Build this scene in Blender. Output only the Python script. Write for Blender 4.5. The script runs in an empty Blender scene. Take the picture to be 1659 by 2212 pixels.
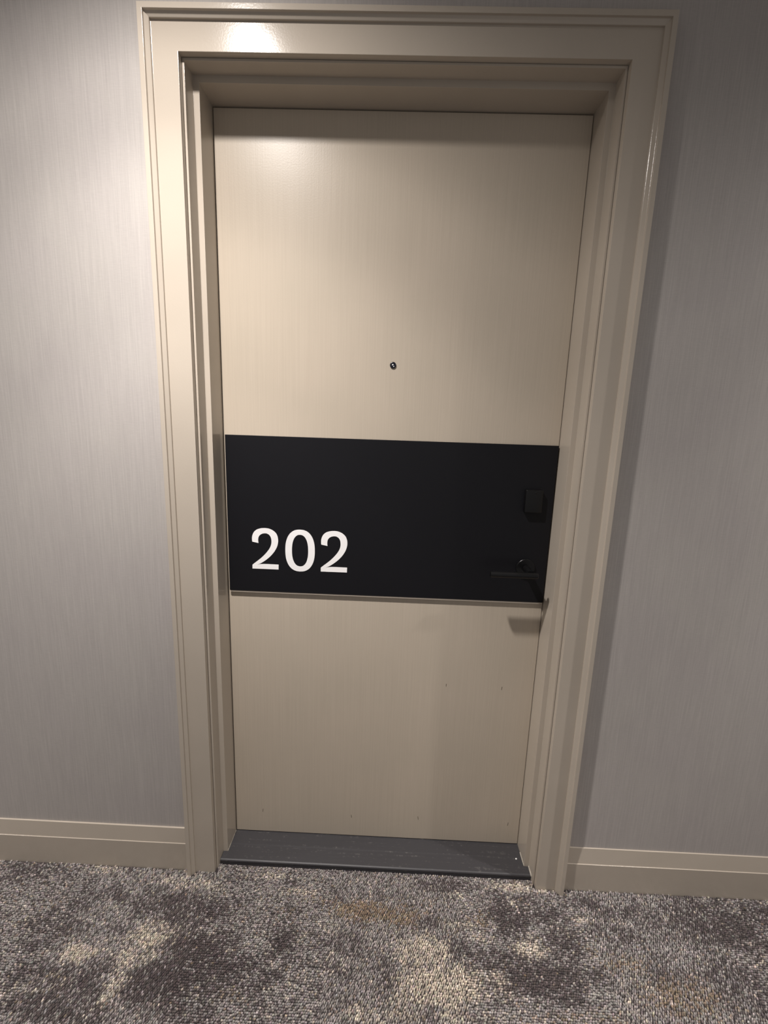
import bpy, bmesh, math
import numpy as np
from mathutils import Matrix, Vector

C = bpy.context.scene.collection
S = bpy.context.scene

# ---------------------------------------------------------------- camera
cam_d = bpy.data.cameras.new('camera')
cam = bpy.data.objects.new('camera', cam_d)
C.objects.link(cam)
R = [[0.9991403, -0.03720745, 0.01828282],
     [0.02475768, 0.1817891, -0.98302582],
     [0.03325226, 0.98263336, 0.18255402]]
m = Matrix([R[0] + [0.0124], R[1] + [-1.20425], R[2] + [1.31134], [0, 0, 0, 1]])
cam.matrix_world = m
cam_d.sensor_fit = 'HORIZONTAL'
cam_d.sensor_width = 36.0
cam_d.lens = 944.828 / 1659.0 * 36.0
cam_d.clip_start = 0.01
S.camera = cam

# ---------------------------------------------------------------- view and world
S.view_settings.view_transform = 'Standard'
S.view_settings.look = 'None'
S.view_settings.gamma = 1.0
S.view_settings.use_curve_mapping = False
S.view_settings.exposure = 0.0
w = bpy.data.worlds.new('world'); S.world = w; w.use_nodes = True
w.node_tree.nodes['Background'].inputs[0].default_value = (1.0, 0.955, 0.93, 1)
w.node_tree.nodes['Background'].inputs[1].default_value = 0.245
S.cycles.diffuse_bounces = 6

# ---------------------------------------------------------------- lamps: a row of recessed ceiling downlights
CEIL = 2.50
LAMP_Y = -0.655
LAMP_Z = CEIL - 0.045
LAMP_POWER = 196.0
LAMP_COL = (1.0, 0.94, 0.895)
def downlight(x, power):
    d = bpy.data.lights.new('downlight', 'SPOT')
    d.energy = power
    d.color = LAMP_COL
    d.spot_size = math.radians(172)
    d.spot_blend = 1.0
    d.shadow_soft_size = 0.034
    o = bpy.data.objects.new('downlight_lamp', d)
    o.location = (x, LAMP_Y, LAMP_Z)
    C.objects.link(o)
    d.use_nodes = True
    nt = d.node_tree; em = nt.nodes['Emission']
    tc = nt.nodes.new('ShaderNodeTexCoord')
    vt = nt.nodes.new('ShaderNodeVectorMath'); vt.operation = 'NORMALIZE'
    sp = nt.nodes.new('ShaderNodeSeparateXYZ')
    ab = nt.nodes.new('ShaderNodeMath'); ab.operation = 'ABSOLUTE'
    rp = nt.nodes.new('ShaderNodeFloatCurve')
    # light distribution of the fitting: strength against the cosine of the angle from straight down
    cm = rp.mapping.curves[0]
    pts = LAMP_CURVE
    while len(cm.points) < len(pts): cm.points.new(0.5, 0.5)
    for p, q in zip(cm.points, pts): p.location = q
    rp.mapping.update()
    nt.links.new(tc.outputs['Normal'], vt.inputs[0])
    nt.links.new(vt.outputs[0], sp.inputs[0])
    nt.links.new(sp.outputs['Z'], ab.inputs[0])
    nt.links.new(ab.outputs[0], rp.inputs['Value'])
    nt.links.new(rp.outputs[0], em.inputs['Strength'])
    return o
LAMP_CURVE = [(0.0, 0.0), (0.30, 0.05), (0.42, 0.15), (0.52, 0.225), (0.58, 0.29), (0.65, 0.32), (0.74, 0.50), (0.84, 0.73), (0.925, 1.0), (0.96, 0.90), (1.0, 0.85)]
L0X = -0.47
for k in range(-3, 4):
    downlight(L0X + 2.22 * k, LAMP_POWER * (1.0 if k == 0 else 0.7))   # the neighbours are dimmer

# ---------------------------------------------------------------- materials
def new_mat(name):
    mt = bpy.data.materials.new(name); mt.use_nodes = True
    nt = mt.node_tree
    return mt, nt, nt.nodes['Principled BSDF']
def srgb(r, g, b):
    f = lambda c: (c / 255 / 12.92) if c / 255 <= 0.04045 else ((c / 255 + 0.055) / 1.055) ** 2.4
    return (f(r), f(g), f(b), 1.0)
def nz(nt, scale, vec, detail=4, rough=0.55):
    n = nt.nodes.new('ShaderNodeTexNoise'); n.inputs['Scale'].default_value = scale
    n.inputs['Detail'].default_value = detail; n.inputs['Roughness'].default_value = rough
    nt.links.new(vec, n.inputs['Vector']); return n
def mapping(nt, scale):
    tc = nt.nodes.new('ShaderNodeTexCoord'); mp = nt.nodes.new('ShaderNodeMapping')
    mp.inputs['Scale'].default_value = scale
    nt.links.new(tc.outputs['Object'], mp.inputs['Vector']); return mp.outputs[0]
def mixc(nt, fac, a, b):
    mx = nt.nodes.new('ShaderNodeMix'); mx.data_type = 'RGBA'
    mx.inputs[6].default_value = a; mx.inputs[7].default_value = b
    nt.links.new(fac, mx.inputs[0]); return mx.outputs[2]
def bump(nt, bs, h, strength, dist):
    b = nt.nodes.new('ShaderNodeBump'); b.inputs['Strength'].default_value = strength
    b.inputs['Distance'].default_value = dist
    nt.links.new(h, b.inputs['Height']); nt.links.new(b.outputs[0], bs.inputs['Normal'])
def ramp(nt, v, lo, hi):
    r = nt.nodes.new('ShaderNodeMapRange'); r.inputs['From Min'].default_value = lo
    r.inputs['From Max'].default_value = hi; nt.links.new(v, r.inputs['Value']); return r.outputs[0]
def plain(name, col, rough, metal=0.0, spec=0.5):
    mt, nt, bs = new_mat(name)
    v = mapping(nt, (1, 1, 1)); n = nz(nt, 40, v)
    c2 = tuple(min(1, c * 1.12) for c in col[:3]) + (1,)
    nt.links.new(mixc(nt, n.outputs[0], col, c2), bs.inputs['Base Color'])
    bs.inputs['Roughness'].default_value = rough; bs.inputs['Metallic'].default_value = metal
    bs.inputs['Specular IOR Level'].default_value = spec
    return mt

# semi-gloss taupe paint on the frame, casing and baseboards (slight orange peel)
def paint(name, a, b, rough, grain):
    mt, nt, bs = new_mat(name)
    v = mapping(nt, (1, 1, 1)); n = nz(nt, 5, v, 3)
    col = mixc(nt, ramp(nt, n.outputs[0], 0.3, 0.7), a, b)
    bs.inputs['Roughness'].default_value = rough
    bs.inputs['Specular IOR Level'].default_value = 0.5
    n2 = nz(nt, 260, v, 2)
    if grain:
        vg = mapping(nt, (260, 260, 3.0)); g = nz(nt, 1.0, vg, 5, 0.6)
        c3 = mixc(nt, ramp(nt, g.outputs[0], 0.35, 0.75), (1, 1, 1, 1), (0.93, 0.925, 0.92, 1))
        mu = nt.nodes.new('ShaderNodeMix'); mu.data_type = 'RGBA'; mu.blend_type = 'MULTIPLY'
        mu.inputs[0].default_value = 1.0
        nt.links.new(col, mu.inputs[6]); nt.links.new(c3, mu.inputs[7]); col = mu.outputs[2]
        ad = nt.nodes.new('ShaderNodeMath'); ad.operation = 'ADD'
        nt.links.new(n2.outputs[0], ad.inputs[0]); nt.links.new(g.outputs[0], ad.inputs[1])
        bump(nt, bs, ad.outputs[0], 0.10, 0.001)
    else:
        bump(nt, bs, n2.outputs[0], 0.10, 0.001)
    nt.links.new(col, bs.inputs['Base Color'])
    return mt
M_frame = paint('frame_paint', srgb(183, 173, 160), srgb(187, 177, 164), 0.17, False)
M_frame.node_tree.nodes['Principled BSDF'].inputs['Specular IOR Level'].default_value = 0.4
M_leaf = paint('leaf_paint', srgb(191, 180, 164), srgb(195, 183, 167), 0.34, True)
M_leaf.node_tree.nodes['Principled BSDF'].inputs['Specular IOR Level'].default_value = 0.38

# woven vinyl wallpaper
M_wall, nt, bs = new_mat('woven_wallpaper')
v1 = mapping(nt, (420, 420, 9)); t1 = nz(nt, 1.0, v1, 3)
v2 = mapping(nt, (60, 60, 520)); t2 = nz(nt, 1.0, v2, 2)
v3 = mapping(nt, (1, 1, 1)); t3 = nz(nt, 6.0, v3, 4)
ad = nt.nodes.new('ShaderNodeMath'); ad.operation = 'ADD'
h2 = nt.nodes.new('ShaderNodeMath'); h2.operation = 'MULTIPLY_ADD'; h2.inputs[1].default_value = 0.4; h2.inputs[2].default_value = 0.3
nt.links.new(t2.outputs[0], h2.inputs[0]); nt.links.new(t1.outputs[0], ad.inputs[0]); nt.links.new(h2.outputs[0], ad.inputs[1])
ca = mixc(nt, ramp(nt, ad.outputs[0], 0.7, 1.3), srgb(168, 163, 159), srgb(184, 179, 174))
mu = nt.nodes.new('ShaderNodeMix'); mu.data_type = 'RGBA'; mu.blend_type = 'MULTIPLY'; mu.inputs[0].default_value = 1.0
nt.links.new(ca, mu.inputs[6]); nt.links.new(mixc(nt, ramp(nt, t3.outputs[0], 0.3, 0.7), (0.96, 0.95, 0.97, 1), (1, 1, 1, 1)), mu.inputs[7])
nt.links.new(mu.outputs[2], bs.inputs['Base Color'])
bs.inputs['Roughness'].default_value = 0.62
bump(nt, bs, ad.outputs[0], 0.22, 0.0008)

M_ceil = plain('ceiling_paint', srgb(205, 203, 200), 0.8)
M_black = plain('black_laminate', srgb(19, 19, 23), 0.48, 0, 0.25)
M_metal = plain('black_metal', srgb(17, 17, 18), 0.32, 0.0, 0.35)
M_white = plain('white_vinyl', srgb(247, 245, 245), 0.5)
M_gap_shade = plain('gap_shade', srgb(40, 32, 26), 0.9)  # dark colour standing in for shade behind the leaf
M_lens = plain('peephole_glint', srgb(250, 250, 255), 0.25, 0.0, 0.9)  # white base colour stands in for the bright glint in the lens
M_ring = plain('peephole_ring', srgb(20, 20, 30), 0.25, 0.0, 0.6)
M_scuff = plain('scuff', srgb(70, 55, 42), 0.7)
M_caulk = plain('caulk', srgb(190, 184, 172), 0.6)
M_chip = plain('white_chip', srgb(240, 240, 238), 0.6)

# dark stained wood threshold with a worn streaky coat
M_thr, nt, bs = new_mat('threshold_coat')
v = mapping(nt, (4, 160, 160)); n = nz(nt, 1.0, v, 6, 0.7)
v_ = mapping(nt, (1, 1, 1)); n_ = nz(nt, 90, v_, 5, 0.7)
mm = nt.nodes.new('ShaderNodeMath'); mm.operation = 'MULTIPLY'
nt.links.new(n.outputs[0], mm.inputs[0]); nt.links.new(n_.outputs[0], mm.inputs[1])
nt.links.new(mixc(nt, ramp(nt, mm.outputs[0], 0.31, 0.48), srgb(60, 59, 62), srgb(112, 110, 108)), bs.inputs['Base Color'])
bs.inputs['Roughness'].default_value = 0.48
bump(nt, bs, n.outputs[0], 0.3, 0.001)

# carpet: yarn colours come with each tuft, with painted gap shade and bright tips
M_carpet, nt, bs = new_mat('carpet_yarn')
at = nt.nodes.new('ShaderNodeAttribute'); at.attribute_name = 'shaded_yarn'
nt.links.new(at.outputs['Color'], bs.inputs['Base Color'])
bs.inputs['Roughness'].default_value = 0.8; bs.inputs['Specular IOR Level'].default_value = 0.25
bs.inputs['Sheen Weight'].default_value = 0.1
v = mapping(nt, (1, 1, 1)); n = nz(nt, 900, v, 2); bump(nt, bs, n.outputs[0], 0.4, 0.001)
M_back = plain('carpet_backing', srgb(52, 46, 47), 0.95)

# ---------------------------------------------------------------- helpers
def link(name, me, mat, parent=None, kind=None, label=None, cat=None, group=None):
    if mat: me.materials.append(mat)
    o = bpy.data.objects.new(name, me); C.objects.link(o)
    if parent: o.parent = parent
    if kind: o['kind'] = kind
    if label: o['label'] = label
    if cat: o['category'] = cat
    if group: o['group'] = group
    return o
def from_bm(bm, name='mesh'):
    bmesh.ops.recalc_face_normals(bm, faces=bm.faces)
    me = bpy.data.meshes.new(name); bm.to_mesh(me); bm.free(); return me
def add_box(bm, a, b):
    vs = [bm.verts.new((x, y, z)) for x in (a[0], b[0]) for y in (a[1], b[1]) for z in (a[2], b[2])]
    for f in ((0,1,3,2),(4,6,7,5),(0,4,5,1),(2,3,7,6),(0,2,6,4),(1,5,7,3)):
        bm.faces.new([vs[i] for i in f])
def bevel_all(bm, r, seg=2):
    bmesh.ops.bevel(bm, geom=bm.edges[:], offset=r, segments=seg, profile=0.5, affect='EDGES')
def box_me(a, b, r=0.0, seg=2):
    bm = bmesh.new(); add_box(bm, a, b)
    if r: bevel_all(bm, r, seg)
    return from_bm(bm)
def empty(name, loc=(0, 0, 0), kind=None, label=None, cat=None):
    o = bpy.data.objects.new(name, None); o.location = loc; o.empty_display_size = 0.05; C.objects.link(o)
    if kind: o['kind'] = kind
    if label: o['label'] = label
    if cat: o['category'] = cat
    return o
def soften(profile, r=0.0009, closed=True, skip=()):
    """cut each sharp corner of a closed outline with a small three-point arc"""
    out = []; n = len(profile)
    for i in range(n):
        if i in skip: out.append(profile[i]); continue
        p = Vector(profile[i]); a = Vector(profile[i-1]); b = Vector(profile[(i+1) % n])
        da = (a - p); db = (b - p); rr = min(r, da.length * .4, db.length * .4)
        p1 = p + da.normalized() * rr; p2 = p + db.normalized() * rr
        mid = (p1 + p2) / 2 * 0.42 + p * 0.58
        out += [tuple(p1), tuple(mid), tuple(p2)]
    return out
def loft(rings, caps=True):
    bm = bmesh.new(); vr = [[bm.verts.new(v) for v in r] for r in rings]; n = len(rings[0])
    for i in range(len(rings) - 1):
        for j in range(n):
            bm.faces.new((vr[i][j], vr[i][(j+1) % n], vr[i+1][(j+1) % n], vr[i+1][j]))
    if caps:
        bm.faces.new(vr[0]); bm.faces.new(vr[-1])
    bmesh.ops.triangulate(bm, faces=[f for f in bm.faces if len(f.verts) > 4])
    return from_bm(bm)

# ---------------------------------------------------------------- measures (metres)
HW = 0.4572          # half width of the opening
TOP = 2.0670         # head of the opening
WALL = 0.1150        # wall face, measured toward the corridor from the door leaf
FLOOR = -0.004
dB, uC, dD, uE, dF = 0.0722, 0.0141, 0.1124, 0.0196, 0.1273
uG, dG, uH, dH, uI = 0.0756, 0.1293, 0.0842, 0.1430, 0.0953
X0, X1, YF = -7.6, 7.6, -1.80

# ---------------------------------------------------------------- shell
def wall_with_opening():
    bm = bmesh.new(); e = uI - 0.012; back = 0.25
    add_box(bm, (X0, -WALL, FLOOR - .02), (-HW - e, back, CEIL))
    add_box(bm, (HW + e, -WALL, FLOOR - .02), (X1, back, CEIL))
    add_box(bm, (-HW - e, -WALL, TOP + e), (HW + e, back, CEIL))
    return from_bm(bm)
link('wall_back', wall_with_opening(), M_wall, kind='structure', label='lilac grey woven wallpaper wall around the suite door')
link('ceiling', box_me((X0 - .1, YF - .1, CEIL), (X1 + .1, .25, CEIL + .1)), M_ceil, kind='structure', label='flat pale ceiling over the corridor')
floor = link('floor', box_me((X0 - .1, YF - .1, FLOOR - .05), (X1 + .1, .25, FLOOR)), M_back, kind='structure', label='corridor floor under mottled grey, brown and beige loop carpet')

# ---------------------------------------------------------------- baseboards
def baseboard(x0, x1, tilt0, tilt1, wob):
    rings = []; n = 25
    rng = np.random.default_rng(wob)
    for i in range(n):
        t = i / (n - 1); x = x0 + (x1 - x0) * t
        tp = tilt0 + (tilt1 - tilt0) * t + 0.00025 * rng.standard_normal()
        z1 = 0.1384; zs = 0.0903 + 0.0002 * rng.standard_normal()
        pr = [(WALL - .004, FLOOR), (0.1241, FLOOR), (0.1253, zs), (0.1234, zs + .0003), (tp, z1), (WALL - .004, z1)]
        pr = soften(pr, 0.0007, skip=(0, 1, 5))
        rings.append([(x, -a, b) for a, b in pr])
    return loft(rings)
link('baseboard_left', baseboard(-3.5, -HW - uI, .1176, .1196, 1), M_frame, kind='structure', label='stepped beige baseboard left of the door')
link('baseboard_right', baseboard(HW + uI, 3.5, .1180, .1174, 2), M_frame, kind='structure', label='stepped beige baseboard right of the door')

# ---------------------------------------------------------------- door frame
frame = empty('trim_1', (0, -WALL, 0), kind='structure', label='deep stepped beige door frame with a raised outer band')
inv = Matrix.Translation((0, WALL, 0))
def member(name, profile, lo_u):
    """three mitred members of one moulding: left, head, right"""
    for side in (-1, 1):
        rings = [[(side * (HW + u), -d, FLOOR) for u, d in profile], [(side * (HW + u), -d, TOP + u) for u, d in profile]]
        me = loft(rings, False); me.transform(inv)
        link(name + '_upright', me, M_frame, frame)
    rings = [[(-(HW + u), -d, TOP + u) for u, d in profile], [((HW + u), -d, TOP + u) for u, d in profile]]
    me = loft(rings, False); me.transform(inv)
    link(name + '_head', me, M_frame, frame)
jamb = soften([(0, -0.06), (0, dB), (uC, dB), (uC, dD), (uE - .0008, dD), (uE - .0008, dD - .003), (uE, dD - .003), (uE, dD - .0006), (0.040, dD - .0006), (0.040, -0.06)], 0.0006, skip=(0, 5, 6, 8, 9))
member('jamb', jamb, 0)
casing = soften([(uE, dD + .0001), (uE, dF), (uG, dF), (uG, dF + .0052), (uH - .0002, dH - .0052), (uH, dH), (uI, dH), (uI, WALL), (0.030, WALL - .001), (0.030, dD + .0001)], 0.0008, skip=(0, 7, 8, 9))
member('casing', casing, 0)

# ---------------------------------------------------------------- door
door = empty('door_1', (0, 0, 0.0), kind='structure', label='beige painted suite door with a black band and white number 202')
leaf = link('door_leaf', box_me((-HW + .0018, 0.0, 0.0155), (HW - .0012, 0.045, TOP - .003), 0.0012, 2), M_leaf, door)
link('gap_shade_sheet', box_me((-HW, 0.050, FLOOR), (HW, 0.058, TOP)), M_gap_shade, door, label='added dark sheet standing in for the shade behind the leaf')  # added sheet, coloured dark to give the shade seen in the door gap
PX0, PX1, PZ0, PZ1, PD = -0.4497, 0.4532, 0.842, 1.287, 0.008
link('black_panel', box_me((PX0, -PD, PZ0), (PX1, 0, PZ1), 0.0006, 1), M_black, door, label='black applied band across the door')
panel = door.children[-1]
# dull metal-coloured lower edge strip of the panel
link('bottom_edge_strip', box_me((PX0 + .002, -PD + .0012, PZ0 - .0045), (PX1, 0.0, PZ0 - .0001), 0.0004, 1), M_frame, panel, label='thin taupe strip under the black band')

TWO = [[-0.363, 0.9864, 1], [-0.3807, 0.9897, 1], [-0.3813, 0.9984, 0], [-0.3802, 1.0073, 0], [-0.3761, 1.0172, 0], [-0.3684, 1.0247, 0], [-0.3570, 1.0290, 0], [-0.3445, 1.0303, 0], [-0.3325, 1.0291, 0], [-0.3218, 1.0245, 0], [-0.3128, 1.0167, 0], [-0.3083, 1.0072, 0], [-0.3068, 0.9970, 0], [-0.3077, 0.9865, 0], [-0.3109, 0.9758, 0], [-0.3172, 0.9640, 0], [-0.3256, 0.9530, 0], [-0.3353, 0.9432, 0], [-0.3461, 0.9345, 0], [-0.3568, 0.9274, 0], [-0.3691, 0.9213, 1], [-0.3607, 0.9236, 0], [-0.352, 0.9246, 0], [-0.3385, 0.9249, 0], [-0.325, 0.9248, 0], [-0.3063, 0.9246, 1], [-0.3065, 0.9102, 1], [-0.3445, 0.9102, 0], [-0.3817, 0.9102, 1], [-0.3815, 0.9217, 1], [-0.3732, 0.9287, 0], [-0.3634, 0.9366, 0], [-0.3533, 0.9455, 0], [-0.3438, 0.9555, 0], [-0.335, 0.9665, 0], [-0.3291, 0.977, 0], [-0.3263, 0.9869, 0], [-0.3261, 0.9967, 0], [-0.3279, 1.0050, 0], [-0.3324, 1.0114, 0], [-0.339, 1.0149, 0], [-0.3461, 1.0151, 0], [-0.3533, 1.0132, 0], [-0.3593, 1.0088, 0], [-0.3626, 1.0031, 0], [-0.3637, 0.9952, 0]]
def smooth_outline(P, k=4):
    out = []; n = len(P)
    for i in range(n):
        p0, p1, p2, p3 = P[i-1], P[i], P[(i+1) % n], P[(i+2) % n]
        if p1[2] and p2[2]: out.append(p1[:2]); continue
        a = p1 if p1[2] else p0; b = p2 if p2[2] else p3
        for j in range(k):
            t = j / k
            c = []
            for q in (0, 1):
                c.append(0.5 * (2*p1[q] + (-a[q] + p2[q]) * t + (2*a[q] - 5*p1[q] + 4*p2[q] - b[q]) * t*t + (-a[q] + 3*p1[q] - 3*p2[q] + b[q]) * t**3))
            out.append(c)
    return out
def extrude_loops(loops, y0, y1):
    """flat figure from 2-D outlines (first outer, others holes) with real thickness, via a filled curve"""
    cu = bpy.data.curves.new('glyph', 'CURVE'); cu.dimensions = '2D'; cu.fill_mode = 'BOTH'; cu.extrude = (y1 - y0) / 2
    for lp in loops:
        s = cu.splines.new('POLY'); s.points.add(len(lp) - 1); s.use_cyclic_u = True
        for p, (x, z) in zip(s.points, lp): p.co = (x, z, 0, 1)
    o = bpy.data.objects.new('glyph', cu); C.objects.link(o)
    dg = bpy.context.evaluated_depsgraph_get()
    me = bpy.data.meshes.new_from_object(o.evaluated_get(dg))
    bpy.data.objects.remove(o)
    me.transform(Matrix(((1, 0, 0, 0), (0, 0, -1, -(-(y0 + y1) / 2)), (0, 1, 0, 0), (0, 0, 0, 1))))
    return me
two = smooth_outline(TWO)
gy0, gy1 = -PD - .0008, -PD + .0002
link('numeral_two', extrude_loops([two], gy0, gy1), M_white, panel, label='first white numeral 2')
def superellipse(cx, cz, a, b, e, n=72):
    o = []
    for i in range(n):
        t = 2 * math.pi * i / n; c, s = math.cos(t), math.sin(t)
        o.append((cx + a * math.copysign(abs(c) ** (2 / e), c), cz + b * math.copysign(abs(s) ** (2 / e), s)))
    return o
zero = [superellipse(-.2445, .9683, .0421, .0613, 2.35), superellipse(-.2445, .9683, .0231, .0465, 2.3)]
link('numeral_zero', extrude_loops(zero, gy0, gy1), M_white, panel, label='white numeral 0 in the middle')
two2 = [(x + .1965, z - .0009) for x, z in two]
link('numeral_two', extrude_loops([two2], gy0, gy1), M_white, panel, label='last white numeral 2')

# lathe about the Y axis
def lathe_y(cx, cz, prof, n=40):
    bm = bmesh.new(); rings = []
    for r, y in prof:
        if r < 1e-6: rings.append([bm.verts.new((cx, y, cz))])
        else: rings.append([bm.verts.new((cx + r * math.cos(2*math.pi*i/n), y, cz + r * math.sin(2*math.pi*i/n))) for i in range(n)])
    for a, b in zip(rings, rings[1:]):
        for i in range(n):
            j = (i + 1) % n
            if len(a) == 1: bm.faces.new((a[0], b[i], b[j]))
            elif len(b) == 1: bm.faces.new((a[i], a[j], b[0]))
            else: bm.faces.new((a[i], a[j], b[j], b[i]))
    me = from_bm(bm)
    for p in me.polygons: p.use_smooth = True
    return me
def shade(me, ang=35):
    for p in me.polygons: p.use_smooth = True
    try: me.set_sharp_from_angle(angle=math.radians(ang))
    except Exception: pass
    return me

# peephole
ph = link('peephole', shade(lathe_y(.0007, 1.4818, [(.0001, .0), (.0082, .0), (.0082, -.0018), (.0076, -.0028), (.0058, -.0034), (.0044, -.0030), (.0036, -.0022), (.0001, -.0020)]), 60), M_ring, door, label='small black peephole ring with a lens whitened to show its glint')
link('lens', lathe_y(.0002, 1.4824, [(.0022, -.0019), (.0019, -.0026), (.0011, -.0031), (0, -.0033)], 20), M_lens, ph)

# lever handle
HX, HZ = 0.394, 0.9445
hd = link('door_handle', shade(lathe_y(HX, HZ, [(0, -PD + .0005), (.0262, -PD + .0005), (.0262, -PD - .0050), (.0253, -PD - .0060), (.0, -PD - .0060)])), M_metal, door, label='black straight lever handle on a round rose')
link('neck', shade(lathe_y(HX, HZ, [(0, -PD - .008), (.0098, -PD - .008), (.0098, -.0625), (0, -.0625)])), M_metal, hd)
def rod_x(x0, x1, y, z, r, n=28, ch=.0012):
    rings = []
    for x, rr in ((x0, r - ch), (x0 + ch, r), (x1 - ch, r), (x1, r - ch)):
        rings.append([(x, y + rr * math.cos(2*math.pi*i/n), z + rr * math.sin(2*math.pi*i/n)) for i in range(n)])
    return shade(loft(rings))
BAR_D = 0.0685
link('lever_bar', rod_x(.2835, .4105, -BAR_D, HZ - .0035, .0085), M_metal, hd)

# deadbolt cover above the lever
bm = bmesh.new(); add_box(bm, (.3735, -PD - .0145, 1.1040), (.4200, -PD + .0004, 1.1670)); bevel_all(bm, .0025, 3)
lk = link('lock_cover', shade(from_bm(bm), 40), M_metal, door, label='small black rectangular deadbolt cover above the lever')
link('indicator_dot', shade(lathe_y(.4000, 1.1590, [(0, -PD - .014), (.0022, -PD - .014), (.0022, -PD - .0148), (.0015, -PD - .0153), (0, -PD - .0154)], 20)), M_metal, lk)

# faint scuffs on the lower half of the leaf
for x, z, h, t in ((-.3683, .094, .011, .1), (-.0819, .088, .010, -.1), (.1324, .0936, .012, -.12), (.4199, .0878, .012, .15), (.3618, .5625, .010, .1), (.195, .5651, .009, 0)):
    bm = bmesh.new(); add_box(bm, (-.0006, -.0002, -h/2), (.0006, .0002, h/2))
    me = from_bm(bm); me.transform(Matrix.Translation((x, 0, z)) @ Matrix.Rotation(t, 4, 'Y'))
    link('scuff_mark', me, M_scuff, door)

# ---------------------------------------------------------------- threshold
bm = bmesh.new()
dT, zT = .1003, .0137
prof = [(-.047, FLOOR), (-.047, zT), (.045, zT), (.050, zT - .0004), (dT - .0045, zT - .0008), (dT - .0012, zT - .0026), (dT, zT - .0062), (dT - .0012, zT - .0070), (dT - .0008, FLOOR)]
def thr(bm, x0, x1, pr):
    a = [bm.verts.new((x0, -d, z)) for d, z in pr]; b = [bm.verts.new((x1, -d, z)) for d, z in pr]
    for i in range(len(pr)):
        j = (i + 1) % len(pr); bm.faces.new((a[i], a[j], b[j], b[i]))
    bm.faces.new(a); bm.faces.new(list(reversed(b)))
thr(bm, -HW + .0004, HW - .0004, prof)
ear = [(dB + .0003, FLOOR), (dB + .0003, zT - .0006)] + prof[4:]
thr(bm, -HW - uC + .0006, -HW + .0004, ear); thr(bm, HW - .0004, HW + uC - .0006, ear)
link('threshold', from_bm(bm), M_thr, label='dark grey threshold sill with worn streaks, at the foot of the door', cat='threshold')

# caulk smears where the frame meets the threshold
def smear(pts, r, name='caulk_smear'):
    rng = np.random.default_rng(len(pts)); rings = []
    for i, (x, y, z) in enumerate(pts):
        rr = r * (0.7 + 0.9 * rng.random())
        rings.append([(x + rr * .5 * math.cos(a), y + rr * .3 * math.sin(a), z + rr * math.sin(a) ) for a in np.linspace(0, 2*math.pi, 7)[:-1]])
    return shade(loft(rings), 60)
for pts, r in (([(-HW + .0004, -.001 - .070 * t, zT + .0004) for t in np.linspace(0, 1, 18)], .0011),
               ([(HW - .0006, -.030 - .040 * t, zT + .0006) for t in np.linspace(0, 1, 14)], .0016),
               ([(HW + uC - .0008, -.074 - .026 * t, zT + .0004 - .003 * t) for t in np.linspace(0, 1, 9)], .0022)):
    me = smear(pts, r); me.transform(inv); link('caulk_smear', me, M_caulk, frame, label='uneven pale caulk smear by the threshold')

# white paint chip lying on the threshold
bm = bmesh.new(); bmesh.ops.create_icosphere(bm, subdivisions=1, radius=1)
rng = np.random.default_rng(5)
for v in bm.verts: v.co *= 0.8 + .4 * rng.random()
me = from_bm(bm); me.transform(Matrix.Translation((.4385, -.0513, zT + .0012)) @ Matrix.Diagonal((.0034, .0024, .0016, 1)))
link('paint_chip', me, M_chip, label='tiny white paint chip lying on the right end of the dark threshold', cat='debris')

# ---------------------------------------------------------------- carpet pile
DARK= [[-1.024, -0.152, 0.107, 0.031, 1.0], [-0.76, -0.218, 0.076, 0.035, 0.8], [-0.535, -0.232, 0.139, 0.047, 1.3], [-0.839, -0.282, 0.084, 0.033, 1.0], [-0.845, -0.32, 0.07, 0.025, 0.8], [-0.433, -0.332, 0.104, 0.049, 1.6], [-0.489, -0.396, 0.098, 0.043, 1.6], [-0.387, -0.373, 0.089, 0.045, 1.5], [-0.232, -0.301, 0.036, 0.056, 1.2], [-0.278, -0.368, 0.056, 0.028, 1.0], [-0.698, -0.397, 0.076, 0.04, 1.2], [-0.815, -0.393, 0.055, 0.031, 1.1], [-0.704, -0.449, 0.135, 0.027, 1.1], [-0.251, -0.147, 0.027, 0.017, 0.8], [-0.069, -0.298, 0.06, 0.028, 0.8], [-0.069, -0.349, 0.034, 0.017, 0.9], [0.036, -0.363, 0.034, 0.031, 0.7], [-0.38, -0.132, 0.055, 0.017, 0.6], [0.209, -0.13, 0.083, 0.017, 0.9], [0.152, -0.233, 0.033, 0.014, 1.1], [0.382, -0.204, 0.065, 0.045, 1.3], [0.446, -0.167, 0.054, 0.015, 0.8], [0.487, -0.199, 0.065, 0.025, 1.1], [0.591, -0.169, 0.067, 0.024, 1.0], [0.399, -0.341, 0.127, 0.037, 1.6], [0.356, -0.305, 0.06, 0.025, 1.4], [0.5, -0.271, 0.062, 0.042, 1.3], [0.222, -0.284, 0.03, 0.026, 0.9], [0.281, -0.298, 0.036, 0.02, 0.9], [0.469, -0.384, 0.078, 0.017, 1.1], [0.651, -0.237, 0.076, 0.022, 0.8], [0.703, -0.182, 0.08, 0.019, 0.8], [0.95, -0.194, 0.145, 0.068, 1.3], [1.019, -0.244, 0.063, 0.068, 1.1], [0.747, -0.325, 0.059, 0.02, 0.8], [0.915, -0.347, 0.081, 0.067, 0.8], [0.548, -0.33, 0.058, 0.023, 0.8], [-0.42, -0.445, 0.073, 0.019, 0.9]]
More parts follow.
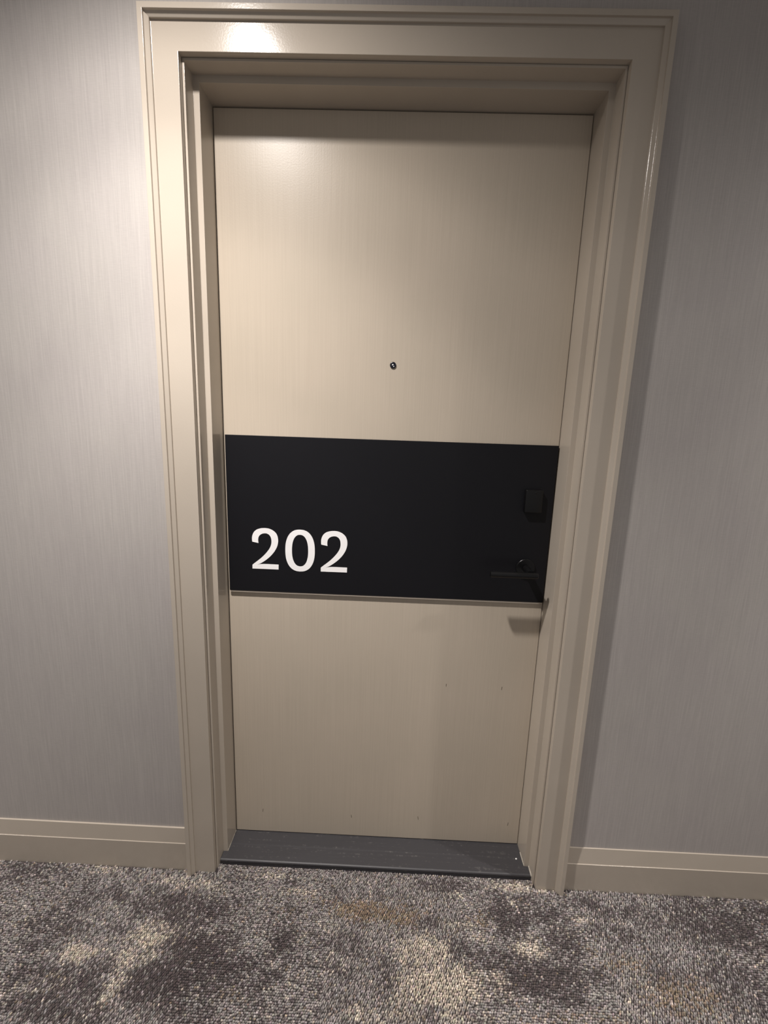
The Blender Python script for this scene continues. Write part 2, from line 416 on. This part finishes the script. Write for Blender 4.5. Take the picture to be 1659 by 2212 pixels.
BEIGE= [[-0.814, -0.138, 0.081, 0.013, 0.8], [-0.523, -0.161, 0.1, 0.018, 1.0], [-0.928, -0.286, 0.06, 0.015, 0.7], [-0.566, -0.296, 0.072, 0.031, 1.5], [-0.591, -0.344, 0.057, 0.029, 1.3], [-0.605, -0.401, 0.027, 0.038, 1.1], [-0.612, -0.441, 0.021, 0.026, 0.9], [-0.738, -0.342, 0.052, 0.023, 1.3], [-0.758, -0.408, 0.043, 0.023, 1.0], [-0.804, -0.35, 0.034, 0.01, 0.7], [-0.212, -0.168, 0.067, 0.007, 1.2], [-0.312, -0.129, 0.082, 0.011, 0.9], [-0.115, -0.346, 0.046, 0.026, 0.6], [-0.82, -0.433, 0.053, 0.016, 0.6], [-0.129, -0.264, 0.049, 0.015, 0.5], [0.006, -0.434, 0.063, 0.014, 0.9], [0.141, -0.305, 0.083, 0.035, 1.5], [0.183, -0.365, 0.125, 0.041, 1.7], [0.108, -0.387, 0.066, 0.032, 1.4], [0.08, -0.43, 0.064, 0.014, 1.0], [0.309, -0.359, 0.034, 0.026, 1.2], [0.431, -0.125, 0.097, 0.015, 1.3], [0.41, -0.178, 0.053, 0.017, 1.0], [0.411, -0.282, 0.043, 0.018, 1.6], [0.293, -0.265, 0.043, 0.015, 1.1], [0.235, -0.235, 0.051, 0.013, 1.1], [0.24, -0.155, 0.034, 0.01, 0.9], [0.519, -0.238, 0.038, 0.017, 0.9], [0.449, -0.348, 0.035, 0.008, 1.0], [0.59, -0.206, 0.078, 0.007, 0.8], [0.337, -0.385, 0.033, 0.009, 0.8], [1.024, -0.268, 0.025, 0.03, 0.6], [0.203, -0.425, 0.085, 0.012, 1.0]]
BROWN= [[-0.019, -0.212, 0.097, 0.026, 1.7], [-0.207, -0.222, 0.064, 0.033, 0.7], [-0.127, -0.192, 0.079, 0.017, 0.9], [-0.891, -0.231, 0.05, 0.021, 0.6], [-0.88, -0.173, 0.026, 0.022, 0.6], [-0.75, -0.403, 0.027, 0.024, 0.9], [-0.314, -0.415, 0.043, 0.024, 0.7], [0.083, -0.219, 0.077, 0.028, 1.2], [0.303, -0.214, 0.045, 0.02, 1.1], [0.653, -0.305, 0.072, 0.022, 1.1], [0.755, -0.366, 0.102, 0.046, 1.2], [0.614, -0.287, 0.061, 0.02, 0.7], [0.511, -0.416, 0.108, 0.013, 0.9], [0.207, -0.258, 0.05, 0.011, 0.6]]
def carpet():
    rng = np.random.default_rng(11)
    px, py = .0055, .0050
    xs = np.arange(-1.7, 1.7, px); ys = np.arange(-1.35, -.094, py)
    gx, gy = np.meshgrid(xs, ys); gx = gx + ((np.arange(len(ys)) % 2) * px / 2)[:, None]
    gx = gx.ravel(); gy = gy.ravel()
    gx += rng.normal(0, px * .13, gx.shape); gy += rng.normal(0, py * .13, gy.shape)
    # keep off the casing, baseboards and threshold
    ax = np.abs(gx)
    lim = np.where(ax < HW + uC, -dT - .0025, np.where(ax < HW + uG, -dF - .0005, np.where(ax < HW + uI + .001, -dH - .0005, -.1241 - .001)))
    keep = gy < lim
    gx, gy = gx[keep], gy[keep]; n = len(gx)
    def vnoise(x, y, seed):
        r = np.random.default_rng(seed).random((64, 64))
        xi = np.floor(x).astype(int); yi = np.floor(y).astype(int); fx = x - xi; fy = y - yi
        fx = fx*fx*(3-2*fx); fy = fy*fy*(3-2*fy)
        g = lambda a, b: r[a % 64, b % 64]
        return (g(xi, yi)*(1-fx) + g(xi+1, yi)*fx)*(1-fy) + (g(xi, yi+1)*(1-fx) + g(xi+1, yi+1)*fx)*fy
    n1 = vnoise(gx*28 + 3, gy*38, 1) - .5; n2 = vnoise(gx*60, gy*80, 2) - .5; n3 = vnoise(gx*13, gy*17 + 5, 3) - .5; n4 = vnoise(gx*26 + 9, gy*30, 4) - .5
    def field(L):
        f = np.zeros(n)
        for cx, cy, rx, ry, wt in L:
            q = ((gx - cx)/rx)**2 + ((gy - cy)/(ry*1.05))**2
            f = np.maximum(f, wt / (1 + np.exp((np.sqrt(q) - 1.0) * 4.5)))
        return f
    known = np.clip((gy + .52) / .05, 0, 1) * np.clip((1.15 - np.abs(gx)) / .08, 0, 1)
    fd = field(DARK) * known + (1 - known) * np.clip(n3*4 + .2, 0, 1.4)
    fb = field(BEIGE) * known + (1 - known) * np.clip(-n3*4 - .4, 0, 1.4)
    fr = field(BROWN) * known + (1 - known) * np.clip(n4*4 - .9, 0, 1.2)
    # chance of each yarn coming to the surface
    sd = np.exp(2.2*(fd + n1*.9 + n2*.6 - .38)); sb = np.exp(2.9*(fb*1.12 + n2*.6 - n1*.6 - .88)); sr = np.exp(2.8*(fr*1.25 + n4*.5 - 1.1)); sg = np.exp(2.4*(.25 + n1*.2)) * np.ones(n)
    tot = sd + sb + sr + sg; u = rng.random(n) * tot
    cls = np.where(u < sd, 0, np.where(u < sd + sb, 1, np.where(u < sd + sb + sr, 2, 3)))
    base = np.array([srgb(*c)[:3] for c in ((80, 71, 71), (195, 183, 168), (138, 120, 101), (149, 143, 141))])
    mean = (sd[:, None]*base[0] + sb[:, None]*base[1] + sr[:, None]*base[2] + sg[:, None]*base[3]) / tot[:, None]
    col = (.66*base[cls] + .34*mean) * np.exp(rng.normal(0, .25, n))[:, None] * (1 + rng.normal(0, .03, (n, 3)))
    # tuft: low slanted loop, ring of four + ring of four + crown
    ang = .6 + .5*np.sign(np.sin(gx*9 + 1)) + rng.normal(0, .35, n)
    ca, sa = np.cos(ang), np.sin(ang)
    h = .0044 * (1 + rng.normal(0, .18, n)) - .0006*(cls == 0)
    lean = .0012
    loc = []
    for (lx, ly, lz) in ((-1,-.7,0),(1,-.7,0),(1,.7,0),(-1,.7,0),(-.95,-.62,.62),(.95,-.62,.62),(.95,.62,.62),(-.95,.62,.62),(0,0,1)):
        X = lx*.0027; Y = ly*.0027
        x = gx + X*ca - Y*sa + lean*lz*ca; y = gy + X*sa + Y*ca + lean*lz*sa
        loc.append(np.stack([x, y, FLOOR + lz*h + (0 if lz else -.0002)], 1))
    V = np.stack(loc, 1).reshape(-1, 3)
    q = np.array([[0,1,5,4],[1,2,6,5],[2,3,7,6],[3,0,4,7]]); t = np.array([[4,5,8],[5,6,8],[6,7,8],[7,4,8]])
    off = (np.arange(n)*9)[:, None, None]
    li = np.concatenate([(q[None] + off).reshape(n, 16), (t[None] + off).reshape(n, 12)], 1).ravel()
    ls = np.tile(np.array([4]*4 + [3]*4), n)
    me = bpy.data.meshes.new('carpet_pile')
    me.vertices.add(len(V)); me.vertices.foreach_set('co', V.ravel().astype(np.float32))
    me.loops.add(len(li)); me.loops.foreach_set('vertex_index', li.astype(np.int32))
    me.polygons.add(len(ls)); me.polygons.foreach_set('loop_start', np.concatenate([[0], np.cumsum(ls)[:-1]]).astype(np.int32))
    me.polygons.foreach_set('loop_total', ls.astype(np.int32))
    me.polygons.foreach_set('use_smooth', np.ones(len(ls), bool))
    me.update(calc_edges=True)
    at = me.color_attributes.new('shaded_yarn', 'FLOAT_COLOR', 'POINT')
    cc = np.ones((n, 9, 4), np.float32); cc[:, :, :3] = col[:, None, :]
    cc[:, :4, :3] *= .26; cc[:, 4:8, :3] *= .86; cc[:, 8, :3] *= 1.25  # painted shade: tuft feet darkened for the gaps, crowns lightened as if lit
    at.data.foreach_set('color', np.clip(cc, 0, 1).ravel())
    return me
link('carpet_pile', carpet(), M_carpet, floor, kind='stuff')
